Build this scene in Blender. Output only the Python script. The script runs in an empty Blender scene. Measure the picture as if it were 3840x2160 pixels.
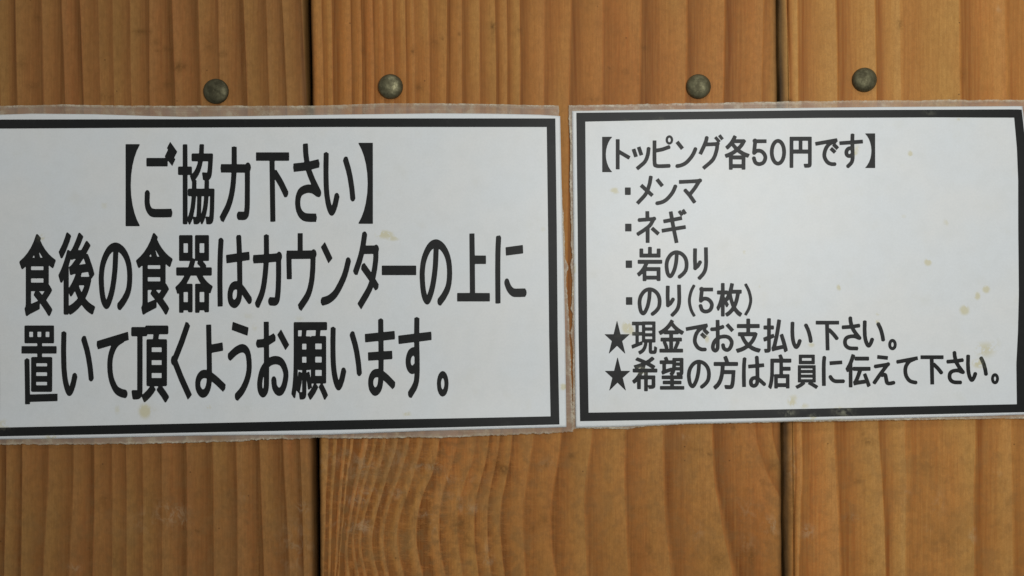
import bpy, math
import numpy as np
from mathutils import Vector, Matrix, noise

scene = bpy.context.scene
COL = scene.collection
S = 0.336 / 3840.0            # metres per unit of the wall's measuring grid (x right, y down)
R = math.radians

def wx(x): return (x - 1920.0) * S
def wz(y): return (1080.0 - y) * S

# ------------------------------------------------------------------ camera
cam = bpy.data.cameras.new("camera")
cam.lens = 30.0
cam.sensor_width = 36.0
cam.clip_start = 0.01
cam.clip_end = 50.0
camo = bpy.data.objects.new("camera", cam)
COL.objects.link(camo)
camo.location = (0.0, -0.336 * 30.0 / 36.0, 0.0)
camo.rotation_euler = (R(90), 0, 0)
scene.camera = camo

# ------------------------------------------------------------------ light
world = bpy.data.worlds.new("World")
scene.world = world
world.use_nodes = True
bg = world.node_tree.nodes["Background"]
bg.inputs[0].default_value = (0.95, 0.98, 1.0, 1)
bg.inputs[1].default_value = 0.16

def area(name, loc, target, sx, sy, power, color):
    l = bpy.data.lights.new(name, 'AREA')
    l.shape = 'RECTANGLE'; l.size = sx; l.size_y = sy
    l.energy = power; l.color = color
    o = bpy.data.objects.new(name, l)
    COL.objects.link(o)
    o.location = loc
    o.rotation_euler = (Vector(target) - Vector(loc)).to_track_quat('-Z', 'Y').to_euler()
    return o
area("window_light", (0.15, -0.43, 0.07), (0.07, 0.0, 0.01), 0.18, 0.14, 1.10, (1.0, 1.0, 0.975))
area("upper_light", (0.10, -0.42, 0.55), (0.08, 0.0, 0.0), 0.30, 0.10, 0.85, (1.0, 1.0, 0.98))
area("side_light", (-0.62, -0.40, 0.12), (0.0, 0.0, 0.0), 0.22, 0.35, 0.36, (1.0, 1.0, 0.98))

scene.view_settings.view_transform = 'Standard'
scene.view_settings.look = 'None'
scene.view_settings.exposure = 0.0
scene.view_settings.gamma = 1.0

# ------------------------------------------------------------------ helpers
def tag(o, label=None, cat=None, group=None, kind=None):
    if label: o["label"] = label
    if cat: o["category"] = cat
    if group: o["group"] = group
    if kind: o["kind"] = kind
    return o

def empty(name, loc=(0, 0, 0)):
    o = bpy.data.objects.new(name, None)
    o.empty_display_size = 0.01
    o.location = loc
    COL.objects.link(o)
    return o

def link_mesh(name, verts, faces, mat, parent=None, smooth=True, attrs=None):
    me = bpy.data.meshes.new(name)
    me.from_pydata([tuple(v) for v in verts], [], faces)
    if attrs:
        for k, v in attrs.items():
            a = me.attributes.new(k, 'FLOAT', 'POINT')
            a.data.foreach_set('value', np.asarray(v, dtype=np.float32))
    me.polygons.foreach_set('use_smooth', [smooth] * len(me.polygons))
    me.materials.append(mat)
    me.update()
    o = bpy.data.objects.new(name, me)
    COL.objects.link(o)
    if parent: o.parent = parent
    return o

def grid_faces(nr, nc):
    f = []
    for r in range(nr - 1):
        b = r * nc
        for c in range(nc - 1):
            a = b + c
            f.append((a, a + nc, a + nc + 1, a + 1))
    return f

class NT:
    """tiny node-tree writer"""
    def __init__(self, name):
        self.m = bpy.data.materials.new(name)
        self.m.use_nodes = True
        self.t = self.m.node_tree
        self.bsdf = self.t.nodes["Principled BSDF"]
        self.out = self.t.nodes["Material Output"]
    def n(self, typ, **kw):
        nd = self.t.nodes.new(typ)
        for k, v in kw.items(): setattr(nd, k, v)
        return nd
    def l(self, a, b): self.t.links.new(a, b)
    def val(self, sock, v):
        if isinstance(v, bpy.types.NodeSocket): self.l(v, sock)
        else: sock.default_value = v
    def math(self, op, a, b=0.0, c=0.0, clamp=False):
        nd = self.n('ShaderNodeMath', operation=op); nd.use_clamp = clamp
        self.val(nd.inputs[0], a); self.val(nd.inputs[1], b); self.val(nd.inputs[2], c)
        return nd.outputs[0]
    def mix(self, f, a, b, blend='MIX'):
        nd = self.n('ShaderNodeMix', data_type='RGBA', blend_type=blend)
        self.val(nd.inputs[0], f); self.val(nd.inputs[6], a); self.val(nd.inputs[7], b)
        return nd.outputs[2]
    def attr(self, name):
        return self.n('ShaderNodeAttribute', attribute_name=name).outputs['Fac']
    def coords(self, scale=(1, 1, 1), loc=(0, 0, 0)):
        tc = self.n('ShaderNodeTexCoord'); mp = self.n('ShaderNodeMapping')
        mp.inputs['Scale'].default_value = scale
        mp.inputs['Location'].default_value = loc
        self.l(tc.outputs['Object'], mp.inputs['Vector'])
        return mp.outputs[0]
    def noise(self, scale, vec, detail=3.0, rough=0.5, dist=0.0):
        nd = self.n('ShaderNodeTexNoise')
        nd.inputs['Scale'].default_value = scale
        nd.inputs['Detail'].default_value = detail
        nd.inputs['Roughness'].default_value = rough
        nd.inputs['Distortion'].default_value = dist
        self.l(vec, nd.inputs['Vector'])
        return nd.outputs['Fac']
    def ramp(self, v, lo, hi, a=0.0, b=1.0, smooth=True):
        nd = self.n('ShaderNodeMapRange')
        if smooth: nd.interpolation_type = 'SMOOTHSTEP'
        self.val(nd.inputs[0], v)
        nd.inputs[1].default_value = lo; nd.inputs[2].default_value = hi
        nd.inputs[3].default_value = a; nd.inputs[4].default_value = b
        return nd.outputs[0]

def rgb(r, g, b): return (r, g, b, 1.0)

# ------------------------------------------------------------------ materials
def wood_material(name, light, dark, red, seed, strength=1.0, rough_zone=False):
    t = NT(name)
    base = t.coords((1, 1, 1), (seed, 0, seed * 0.7))
    u = t.attr('ring')
    wob = t.noise(1.0, t.coords((120, 120, 16), (seed, 0, 0)), 2, 0.5)
    u = t.math('ADD', u, t.math('MULTIPLY', t.math('SUBTRACT', wob, 0.5), 0.08))
    fl = t.math('FLOOR', u)
    f = t.math('FRACT', u)
    wn = t.n('ShaderNodeTexWhiteNoise', noise_dimensions='1D')
    t.l(t.math('ADD', fl, seed * 3.1), wn.inputs['W'])
    ringrnd = wn.outputs['Value']
    # dark late wood: sharp on one side, dying away on the other
    late = t.math('POWER', t.math('SUBTRACT', 1.0, f, clamp=True), t.math('MULTIPLY_ADD', ringrnd, 1.8, 1.3))
    nar = t.attr('narrow')
    wide = t.ramp(f, 0.42, 0.70, 1.35, 0.0)
    late = t.math('ADD', t.math('MULTIPLY', late, t.math('SUBTRACT', 1.0, nar)), t.math('MULTIPLY', wide, nar))
    soft = t.ramp(f, 0.0, 0.09)
    late = t.math('MULTIPLY', late, soft)
    lstr = t.math('MULTIPLY_ADD', ringrnd, 0.75, 0.28)
    ylong = t.noise(1.0, t.coords((60, 60, 9), (seed * 2, 0, 3)), 2, 0.5)
    late = t.math('MULTIPLY', t.math('MULTIPLY', late, lstr), t.ramp(ylong, 0.2, 0.8, 0.6, 1.25))
    late = t.math('MULTIPLY', late, strength)
    brk = t.noise(1.0, t.coords((150, 150, 420), (seed, 0, 9)), 4, 0.7)
    gr = t.attr('grime')
    late = t.math('MULTIPLY', late, t.math('SUBTRACT', 1.25, t.math('MULTIPLY', t.ramp(brk, 0.40, 0.64), t.math('MULTIPLY', t.ramp(gr, 0.3, 1.0), 0.85))), clamp=True)
    # pale line right before the sharp edge
    pale = t.math('MULTIPLY', t.ramp(f, 0.62, 0.9), t.math('ADD', t.math('MULTIPLY_ADD', ringrnd, 0.22, 0.06), t.math('MULTIPLY', nar, 0.6)), clamp=True)
    # fibres and pores
    fib = t.noise(1.0, t.coords((5200, 5200, 150), (0, 0, seed)), 3, 0.6)
    fib2 = t.noise(1.0, t.coords((1300, 1300, 34), (seed, 0, 0)), 3, 0.6)
    mott = t.noise(300, base, 4, 0.65)
    big = t.noise(1.0, t.coords((38, 38, 12), (seed, 0, 5)), 3, 0.55)
    c = t.mix(t.math('ADD', t.ramp(big, 0.38, 0.70, 0.0, 0.75), t.math('MULTIPLY', t.math('GREATER_THAN', ringrnd, 0.66), 0.25)), rgb(*light), rgb(*red))
    c = t.mix(t.ramp(f, 0.05, 0.75, 0.55, 0.0), c, rgb(*red))
    c = t.mix(late, c, rgb(*dark))
    c = t.mix(pale, c, rgb(light[0] * 1.12, light[1] * 1.2, light[2] * 1.6))
    c = t.mix(t.ramp(fib, 0.3, 0.75, 0.0, 0.36, False), c, rgb(dark[0] * 0.9, dark[1] * 0.9, dark[2] * 0.9))
    c = t.mix(t.ramp(fib2, 0.35, 0.75, 0.0, 0.34, False), c, rgb(light[0] * 1.2, light[1] * 1.15, light[2] * 1.15))
    shade = t.noise(1.0, t.coords((55, 55, 30), (seed * 1.3, 0, 11)), 4, 0.6)
    c = t.mix(t.ramp(shade, 0.35, 0.7, 0.0, 0.22), c, rgb(dark[0] * 1.1, dark[1] * 1.35, dark[2] * 1.6))
    # grime mottling, stronger where the 'grime' attribute says
    m1 = t.math('MULTIPLY', t.ramp(mott, 0.42, 0.66), t.math('MULTIPLY_ADD', gr, 0.38, 0.05))
    c = t.mix(m1, c, rgb(0.14, 0.075, 0.028))
    patch = t.noise(75, base, 4, 0.6)
    m2 = t.math('MULTIPLY', t.ramp(patch, 0.46, 0.64), t.math('MULTIPLY_ADD', gr, 0.34, 0.0))
    c = t.mix(m2, c, rgb(0.26, 0.16, 0.06))
    mid = t.noise(700, t.coords((1, 1, 0.55), (seed, 0, 4)), 4, 0.7)
    c = t.mix(t.ramp(mid, 0.4, 0.7, 0.0, 0.34, False), c, rgb(dark[0] * 1.0, dark[1] * 1.5, dark[2] * 2.0))
    grains = t.noise(2600, base, 2, 0.7)
    c = t.mix(t.ramp(grains, 0.3, 0.7, 0.0, 0.3, False), c, rgb(0.22, 0.115, 0.045))
    gap_shade = t.math('MULTIPLY', t.attr('gap_shade'), t.ramp(t.noise(1.0, t.coords((240, 240, 40), (seed, 0, 2)), 3, 0.6), 0.25, 0.75, 1.0, 0.75))  # shade of the gaps, painted into the wood colour along plank edges
    c = t.mix(gap_shade, c, t.mix(t.ramp(t.attr('gap_shade'), 0.35, 1.0), rgb(0.11, 0.05, 0.014), rgb(0.012, 0.007, 0.003)))
    # stains and pale scuffs with places of their own
    sp = t.math('MULTIPLY', t.attr('spot'), t.ramp(t.noise(900, base, 3, 0.6), 0.25, 0.6))
    c = t.mix(sp, c, rgb(0.10, 0.045, 0.010))
    scn = t.noise(330, t.coords((1, 1, 0.7), (seed, 0, 0)), 6, 0.72, 0.8)
    sc = t.math('MULTIPLY', t.math('MULTIPLY', t.attr('scuff'), 0.42), t.ramp(scn, 0.44, 0.62))
    c = t.mix(sc, c, rgb(0.52, 0.41, 0.26))
    # scattered dark pin dots
    vo = t.n('ShaderNodeTexVoronoi'); vo.inputs['Scale'].default_value = 210
    t.l(base, vo.inputs['Vector'])
    dot = t.ramp(vo.outputs['Distance'], 0.035, 0.075, 1.0, 0.0)
    vcol = t.n('ShaderNodeSeparateColor'); t.l(vo.outputs['Color'], vcol.inputs[0])
    dot = t.math('MULTIPLY', dot, t.math('GREATER_THAN', vcol.outputs[0], 0.72))
    c = t.mix(t.math('MULTIPLY', dot, 0.6), c, rgb(0.07, 0.03, 0.01))
    t.l(c, t.bsdf.inputs['Base Color'])
    t.bsdf.inputs['Roughness'].default_value = 0.55
    t.bsdf.inputs['Specular IOR Level'].default_value = 0.12
    # brushed relief
    h = t.math('MULTIPLY', late, -1.0)
    h = t.math('ADD', h, t.math('MULTIPLY', fib, 0.25))
    h = t.math('ADD', h, t.math('MULTIPLY', t.math('MULTIPLY', mott, gr), 0.55))
    h = t.math('ADD', h, t.math('MULTIPLY', sc, 0.5))
    b = t.n('ShaderNodeBump')
    b.inputs['Strength'].default_value = 0.55
    b.inputs['Distance'].default_value = 0.0003
    t.l(h, b.inputs['Height']); t.l(b.outputs[0], t.bsdf.inputs['Normal'])
    return t.m

def stain_nodes(t, c, heavy=0.62):
    st = t.math('MULTIPLY', t.attr('stain'), t.ramp(t.noise(520, t.coords(), 3, 0.6), 0.3, 0.5))
    st = t.ramp(st, 0.12, 0.62)
    c = t.mix(t.math('MULTIPLY', st, heavy), c, rgb(0.55, 0.49, 0.24))
    return c

def paper_material():
    t = NT("laminated_paper")
    n1 = t.noise(45, t.coords(), 3, 0.5)
    n2 = t.noise(1500, t.coords(), 2, 0.6)
    c = t.mix(t.ramp(n1, 0.3, 0.7), rgb(0.680, 0.712, 0.722), rgb(0.705, 0.715, 0.700))
    c = t.mix(t.ramp(n2, 0.3, 0.7, 0, 0.22, False), c, rgb(0.56, 0.58, 0.59))
    n5 = t.noise(190, t.coords((1, 1, 1), (2, 0, 5)), 4, 0.65)
    c = t.mix(t.ramp(n5, 0.4, 0.7, 0, 0.25), c, rgb(0.60, 0.62, 0.61))
    n3 = t.noise(120, t.coords(), 4, 0.6)
    c = t.mix(t.ramp(n3, 0.56, 0.78, 0, 0.16), c, rgb(0.58, 0.56, 0.45))
    c = stain_nodes(t, c)
    t.l(c, t.bsdf.inputs['Base Color'])
    t.bsdf.inputs['Roughness'].default_value = 0.55
    t.bsdf.inputs['Coat Weight'].default_value = 0.4
    t.bsdf.inputs['Coat Roughness'].default_value = 0.38
    b = t.n('ShaderNodeBump'); b.inputs['Strength'].default_value = 0.25
    b.inputs['Distance'].default_value = 0.0001
    t.l(t.noise(260, t.coords(), 2, 0.5), b.inputs['Height'])
    t.l(b.outputs[0], t.bsdf.inputs['Coat Normal'])
    return t.m

def ink_material(name, base):
    t = NT(name)
    n = t.noise(900, t.coords(), 3, 0.6)
    c = t.mix(t.ramp(n, 0.3, 0.7), rgb(base * 0.8, base * 0.88, base * 0.82), rgb(base * 1.2, base * 1.35, base * 1.28))
    n3 = t.noise(190, t.coords(), 4, 0.6)
    c = t.mix(t.ramp(n3, 0.6, 0.8, 0, 0.12), c, rgb(0.08, 0.085, 0.08))
    st = t.math('MULTIPLY', t.attr('stain'), t.ramp(t.noise(600, t.coords(), 4, 0.7), 0.38, 0.66))
    c = t.mix(t.math('MULTIPLY', st, 0.75), c, rgb(0.24, 0.24, 0.17))
    t.l(c, t.bsdf.inputs['Base Color'])
    t.bsdf.inputs['Roughness'].default_value = 0.5
    t.bsdf.inputs['Coat Weight'].default_value = 0.06
    t.bsdf.inputs['Specular IOR Level'].default_value = 0.28
    t.bsdf.inputs['Coat Roughness'].default_value = 0.38
    return t.m

def film_material():
    t = NT("laminate_film")
    rim = t.attr('rim')
    n1 = t.noise(260, t.coords(), 4, 0.65)
    n2 = t.noise(70, t.coords(), 3, 0.6)
    n4 = t.noise(900, t.coords(), 3, 0.7)
    lines = t.noise(1.0, t.coords((40, 40, 1500)), 2, 0.5)
    f = t.math('MULTIPLY_ADD', t.ramp(n2, 0.3, 0.7), 0.16, 0.27)
    f = t.math('ADD', f, t.math('MULTIPLY', t.ramp(n1, 0.52, 0.72), 0.18))
    f = t.math('ADD', f, t.math('MULTIPLY', t.ramp(lines, 0.5, 0.7), 0.08))
    f = t.math('ADD', f, t.math('MULTIPLY', rim, t.math('MULTIPLY', t.ramp(n4, 0.36, 0.62, 0.1, 0.75), t.ramp(t.noise(110, t.coords((1, 1, 1), (3, 0, 1)), 3, 0.6), 0.35, 0.65, 0.25, 1.0))), clamp=True)
    c = t.mix(t.ramp(n1, 0.4, 0.65), rgb(0.54, 0.44, 0.36), rgb(0.60, 0.53, 0.40))
    c = t.mix(rim, c, rgb(0.56, 0.50, 0.37))
    t.l(c, t.bsdf.inputs['Base Color'])
    t.bsdf.inputs['Roughness'].default_value = 0.35
    tr = t.n('ShaderNodeBsdfTransparent')
    mx = t.n('ShaderNodeMixShader')
    t.l(f, mx.inputs[0]); t.l(tr.outputs[0], mx.inputs[1]); t.l(t.bsdf.outputs[0], mx.inputs[2])
    t.l(mx.outputs[0], t.out.inputs['Surface'])
    b = t.n('ShaderNodeBump'); b.inputs['Strength'].default_value = 0.5
    b.inputs['Distance'].default_value = 0.0002
    t.l(n1, b.inputs['Height']); t.l(b.outputs[0], t.bsdf.inputs['Normal'])
    return t.m

def brass_material(seed, rough, tarnish):
    t = NT("tarnished_brass")
    co = t.coords((1, 1, 1), (seed, seed, 0))
    n = t.noise(420, co, 4, 0.7)
    n2 = t.noise(1500, co, 3, 0.7)
    c = t.mix(t.ramp(n, 0.35, 0.68), rgb(0.19 * tarnish, 0.175 * tarnish, 0.10 * tarnish),
              rgb(0.10 * tarnish, 0.09 * tarnish, 0.05 * tarnish))
    c = t.mix(t.ramp(n2, 0.62, 0.74, 0, 0.5), c, rgb(0.04, 0.035, 0.02))
    t.l(c, t.bsdf.inputs['Base Color'])
    t.bsdf.inputs['Metallic'].default_value = 0.8
    t.l(t.ramp(n, 0.3, 0.7, rough, rough + 0.16), t.bsdf.inputs['Roughness'])
    b = t.n('ShaderNodeBump'); b.inputs['Strength'].default_value = 0.35
    b.inputs['Distance'].default_value = 0.0002
    t.l(n, b.inputs['Height']); t.l(b.outputs[0], t.bsdf.inputs['Normal'])
    return t.m

M_paper = paper_material()
M_ink = ink_material("printed_ink", 0.005)
M_film = film_material()
t = NT("dark_backing"); t.bsdf.inputs['Base Color'].default_value = (0.012, 0.010, 0.008, 1)
t.bsdf.inputs['Roughness'].default_value = 0.9
t.l(t.mix(t.noise(60, t.coords(), 3, 0.6), rgb(0.006, 0.005, 0.004), rgb(0.02, 0.015, 0.01)), t.bsdf.inputs['Base Color'])
M_back = t.m

# ------------------------------------------------------------------ the plank wall
def cA(cx, cy): return (cx / 2.0125, cy / 2.0125)
def cE(cx, cy): return (1280 + cx / 2.0125, 1440 + cy / 2.0125)
def cF(cx, cy): return (2560 + cx / 2.0125, 1440 + cy / 2.0125)

def line(top0, top1, bot):
    """a growth ring: x at y=0 and y=300, then traced points under the signs"""
    pts = [(top0, 0.0), (top1, 300.0)] + bot
    return pts

# plank 1 (left): rings traced at four heights
P1 = []
p1_top0 = [-75, -8, 59, 158, 233, 301, 368, 422, 489, 561, 646, 744, 820, 914, 999, 1058]
p1_top1 = [-65, 0, 64, 166, 243, 313, 375, 427, 492, 561, 658, 753, 825, 927, 1009, 1073]
p1_b0 = [-45, 25, 84, 184, 278, 355, 422, 475, 536, 609, 701, 800, 889, 976, 1066, 1128]
p1_b1 = [-55, 17, 80, 164, 262, 350, 422, 475, 536, 609, 703, 805, 892, 991, 1088, 1140]
for a, b, c, d in zip(p1_top0, p1_top1, p1_b0, p1_b1):
    P1.append([(a, 0), (b, 300), (c, 1738), (d, 2135)])

# plank 2 (middle)
P2 = [
    [(1204, 0), (1212, 300), (1232, 1640), (1222, 1900), (1215, 2160)],
    [(1240, 0), (1245, 300), (1262, 1640), (1245, 1900), (1238, 2160)],
    [(1312, 0), (1317, 300), (1300, 1640), (1282, 1850), (1262, 2160)],
    [(1350, 0), (1357, 300)] + [cE(85, 450), cE(50, 650), cE(30, 850), cE(5, 1100), cE(-25, 1430)],
    [(1395, 0), (1402, 300)] + [cE(200, 430), cE(150, 650), cE(105, 850), cE(70, 1050), cE(45, 1250), cE(60, 1430)],
    [(1432, 0), (1439, 300)] + [cE(262, 450), cE(220, 600), cE(165, 800), cE(125, 1000), cE(95, 1150), cE(105, 1300), cE(130, 1430)],
    [(1470, 0), (1476, 300)] + [cE(330, 450), cE(285, 640), cE(225, 830), cE(175, 1000), cE(150, 1150), cE(155, 1300), cE(185, 1430)],
    [(1518, 0), (1523, 300)] + [cE(420, 450), cE(350, 680), cE(300, 850), cE(260, 1000), cE(232, 1150), cE(240, 1300), cE(275, 1430)],
    [(1549, 0), (1553, 300)] + [cE(510, 430), cE(455, 650), cE(400, 800), cE(340, 1000), cE(318, 1150), cE(322, 1270), cE(352, 1430)],
    [(1604, 0), (1608, 300)] + [cE(612, 430), cE(555, 650), cE(490, 850), cE(440, 1000), cE(418, 1150), cE(432, 1290), cE(465, 1430)],
    [(1675, 0), (1672, 300)] + [cE(735, 430), cE(695, 650), cE(610, 850), cE(575, 1000), cE(563, 1150), cE(580, 1290), cE(610, 1430)],
    [(1730, 0), (1730, 300)] + [cE(868, 440), cE(825, 640), cE(765, 820), cE(738, 1000), cE(734, 1150), cE(748, 1290), cE(778, 1430)],
    [(1797, 0), (1797, 300)] + [cE(1012, 440), cE(985, 600), cE(930, 750), cE(890, 900), cE(877, 1050), cE(888, 1250), cE(912, 1430)],
    [(1855, 0), (1859, 300)] + [cE(1112, 430), cE(1085, 600), cE(1045, 750), cE(1010, 900), cE(1002, 1060), cE(1010, 1250), cE(1032, 1430)],
    [(1899, 0), (1901, 300)] + [cE(1190, 440), cE(1165, 600), cE(1125, 780), cE(1101, 950), cE(1100, 1100), cE(1108, 1280), cE(1127, 1430)],
    [(1946, 0), (1948, 300)] + [cE(1280, 430), cE(1264, 600), cE(1235, 750), cE(1205, 900), cE(1194, 1050), cE(1205, 1250), cE(1227, 1430)],
    [(2040, 0), (2038, 300)] + [cE(1446, 400), cE(1425, 550), cE(1396, 750), cE(1372, 900), cE(1369, 1100), cE(1378, 1300), cE(1386, 1440)],
    [(2138, 0), (2132, 300)] + [cE(1650, 400), cE(1625, 600), cE(1590, 800), cE(1575, 950), cE(1577, 1150), cE(1590, 1300), cE(1612, 1440)],
    [(2258, 0), (2254, 300)] + [cE(1886, 400), cE(1865, 550), cE(1843, 700), cE(1833, 900), cE(1840, 1100), cE(1852, 1420)],
    [(2402, 0), (2395, 300)] + [cE(2140, 400), cE(2135, 700), cE(2142, 950), cE(2150, 1150), cE(2166, 1440)],
    [(2573, 0), (2570, 300)] + [cE(2424, 400), cE(2430, 800), cE(2440, 1000), cE(2460, 1200), cE(2486, 1440)],
    [(2716, 0), (2712, 300)] + [cF(222, 340), cF(226, 560), cF(240, 760), cF(280, 950), cF(315, 1150), cF(372, 1400)],
    [(2864, 0), (2858, 300)] + [cF(548, 330), cF(570, 480), cF(612, 600), cF(665, 730), cF(760, 900), cF(860, 1150), cF(960, 1430)],
]
# plank 3 (right)
def c3(cx): return 2560 + cx / 2.0125
P3 = [
    [(c3(800), 0), (c3(818), 300), cF(850, 400), cF(860, 700), cF(850, 1000), cF(850, 1400)],
    [(c3(875), 0), (c3(877), 300), cF(900, 400), cF(905, 700), cF(895, 1000), cF(885, 1400)],
    [(c3(1160), 0), (c3(1175), 300), cF(1155, 400), cF(1170, 700), cF(1183, 1000), cF(1196, 1400)],
    [(c3(1465), 0), (c3(1475), 300), cF(1490, 380), cF(1515, 700), cF(1532, 1000), cF(1542, 1400)],
    [(c3(1645), 0), (c3(1655), 300), cF(1684, 380), cF(1697, 700), cF(1697, 1000), cF(1690, 1400)],
    [(c3(2100), 0), (c3(2105), 300), cF(2222, 380), cF(2216, 700), cF(2213, 1000), cF(2214, 1400)],
    [(c3(2450), 0), (c3(2455), 300), cF(2494, 380), cF(2498, 700), cF(2502, 1000), cF(2508, 1400)],
]
def extend(lines, left_to, right_to, step):
    """carry the rings on beyond the traced ones"""
    rng = np.random.RandomState(4)
    while lines[0][1][0] > left_to:
        d = step * (0.75 + 0.5 * rng.rand())
        lines.insert(0, [(x - d, y) for x, y in lines[0]])
    while lines[-1][1][0] < right_to:
        d = step * (0.75 + 0.5 * rng.rand())
        lines.append([(x + d, y) for x, y in lines[-1]])
extend(P1, -720, 1300, 95)
extend(P2, 1150, 3000, 60)
extend(P3, 2840, 4800, 170)

def smooth_line(pts, ys):
    pts = sorted(pts, key=lambda p: p[1])
    px = np.array([p[0] for p in pts], float); py = np.array([p[1] for p in pts], float)
    # monotone cubic hermite through the traced points, straight beyond them
    n = len(px); d = np.diff(px) / np.diff(py); m = np.zeros(n)
    m[0], m[-1] = d[0], d[-1]
    for i in range(1, n - 1):
        m[i] = 0.5 * (d[i - 1] + d[i])
    out = np.empty_like(ys)
    for k, y in enumerate(ys):
        if y <= py[0]: out[k] = px[0] + m[0] * (y - py[0]) * 0.6
        elif y >= py[-1]: out[k] = px[-1] + m[-1] * (y - py[-1]) * 0.6
        else:
            i = int(np.searchsorted(py, y)) - 1
            h = py[i + 1] - py[i]; s = (y - py[i]) / h
            out[k] = ((2*s**3 - 3*s**2 + 1) * px[i] + (s**3 - 2*s**2 + s) * h * m[i]
                      + (-2*s**3 + 3*s**2) * px[i + 1] + (s**3 - s**2) * h * m[i + 1])
    return out

def blobs(X, Y, spots):
    a = np.zeros_like(X)
    for (cx, cy, rx, ry, v) in spots:
        d = ((X - cx) / rx) ** 2 + ((Y - cy) / ry) ** 2
        a = np.maximum(a, v * np.exp(-d * 0.9))
    return a

Y0, Y1 = -1500.0, 3700.0
wall = empty("plank_wall", (0, 0, wz(Y1)))
tag(wall, "varnished softwood plank wall with vertical boards behind both laminated notices", "wall")

def plank(lines, le, re, flip, mat, depth0, bevL, bevR, spots, scuffs, grime, label, narrow=lambda X, Y: X * 0.0, rabbet=0.0):
    # rows: dense inside the picture, sparse above and below
    ys = np.concatenate([np.linspace(Y0, -60, 14)[:-1], np.arange(-60, 2220, 9.0), np.linspace(2220, Y1, 14)])
    nr = len(ys)
    L = np.array([smooth_line(l, ys) for l in lines])           # rings x rows
    for i in range(1, len(L)): L[i] = np.maximum(L[i], L[i - 1] + 4.0)
    xl = np.interp(ys, [p[1] for p in le], [p[0] for p in le])
    xr = np.interp(ys, [p[1] for p in re], [p[0] for p in re])
    w = xr[0] - xl[0]
    nb = 7
    # column parameters: distance from the left edge in px; finer at the bevels
    inner = np.linspace(0, 1, int(w / 9))
    verts = []; ring = []; gx = []; gy = []
    ncol = None
    for r in range(nr):
        a, b = xl[r], xr[r]
        jl = 1.2 * noise.noise(Vector((3.1, ys[r] * 0.012, depth0 * 999)))
        jr = 1.2 * noise.noise(Vector((8.7, ys[r] * 0.012, depth0 * 999)))
        a += jl; b += jr
        cols = [(a, 0.016)]
        a_full = a
        if rabbet:
            for k in range(6): cols.append((a + rabbet * k / 5.0 * 0.98, 0.0012 - 0.0004 * k / 5.0))
            a += rabbet
        for k in range(nb):                                     # rounded arris on the left
            th = (k / (nb - 1)) * math.pi / 2
            cols.append((a + bevL * (1 - math.cos(th)), bevL * S * (1 - math.sin(th))))
        xs = a + bevL + inner[1:-1] * ((b - bevR) - (a + bevL))
        for x in xs: cols.append((x, 0.0))
        for k in range(nb):
            th = (1 - k / (nb - 1)) * math.pi / 2
            cols.append((b - bevR * (1 - math.cos(th)), bevR * S * (1 - math.sin(th))))
        cols.append((b, 0.016))
        ncol = len(cols)
        cx = np.array([c[0] for c in cols])
        u = np.interp(cx, L[:, r], np.arange(len(L), dtype=float))
        if flip: u = 200.0 - u
        else: u = u + 10.0
        for (x, d), uu in zip(cols, u):
            cup = 0.0004 * ((x - a) / (b - a) - 0.5) ** 2 * 4 * 0.6
            verts.append((wx(x), depth0 + d + cup, wz(ys[r]) - wz(Y1)))
        ring.extend(u); gx.extend(cx); gy.extend([ys[r]] * ncol)
    X = np.array(gx); Y = np.array(gy)
    attrs = {'ring': ring, 'spot': blobs(X, Y, spots), 'gap_shade': (1 - sstep(X - np.interp(Y, [p[1] for p in le], [p[0] for p in le]), rabbet * 0.15, rabbet * 1.35)) if rabbet else X * 0.0, 'scuff': blobs(X, Y, scuffs), 'grime': np.clip(grime(X, Y), 0, 1), 'narrow': np.clip(narrow(X, Y), 0, 1)}  # includes painted shade fading out across the recessed strip
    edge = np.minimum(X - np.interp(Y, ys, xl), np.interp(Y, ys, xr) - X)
    attrs['gap_shade'] = np.maximum(attrs['gap_shade'], 0.75 * (1 - sstep(edge, 2, 20)))  # painted shade along both long edges of every plank
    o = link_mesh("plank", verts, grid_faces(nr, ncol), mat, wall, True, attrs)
    o["label"] = label
    return o

def sstep(v, a, b):
    t_ = np.clip((v - a) / (b - a), 0, 1); return t_ * t_ * (3 - 2 * t_)

gapL = [(1145, 0), (1155, 395), (1175, 1640), (1180, 2160)]
gapLr = [(1160, 0), (1168, 395), (1192, 1640), (1197, 2160)]
gapR = [(2911, 0), (2915, 380), (2929, 1600), (2933, 2160)]
gapRr = [(2925, 0), (2930, 380), (2944, 1600), (2950, 2160)]
def ext(e, d=0):
    s0 = (e[1][0] - e[0][0]) / (e[1][1] - e[0][1]); s1 = (e[-1][0] - e[-2][0]) / (e[-1][1] - e[-2][1])
    return [(e[0][0] + s0 * (Y0 - 0) * 0.5 + d, Y0)] + [(x + d, y) for x, y in e] + [(e[-1][0] + s1 * (Y1 - 2160) + d, Y1)]

M_w1 = wood_material("softwood_brown", (0.385, 0.197, 0.056), (0.125, 0.038, 0.006), (0.385, 0.136, 0.040), 1.7, 1.55)
M_w2 = wood_material("softwood_orange", (0.500, 0.247, 0.063), (0.190, 0.052, 0.007), (0.515, 0.166, 0.037), 4.3, 1.55)
M_w3 = wood_material("softwood_tan", (0.570, 0.318, 0.087), (0.285, 0.082, 0.012), (0.600, 0.220, 0.052), 7.9, 1.55)

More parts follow.
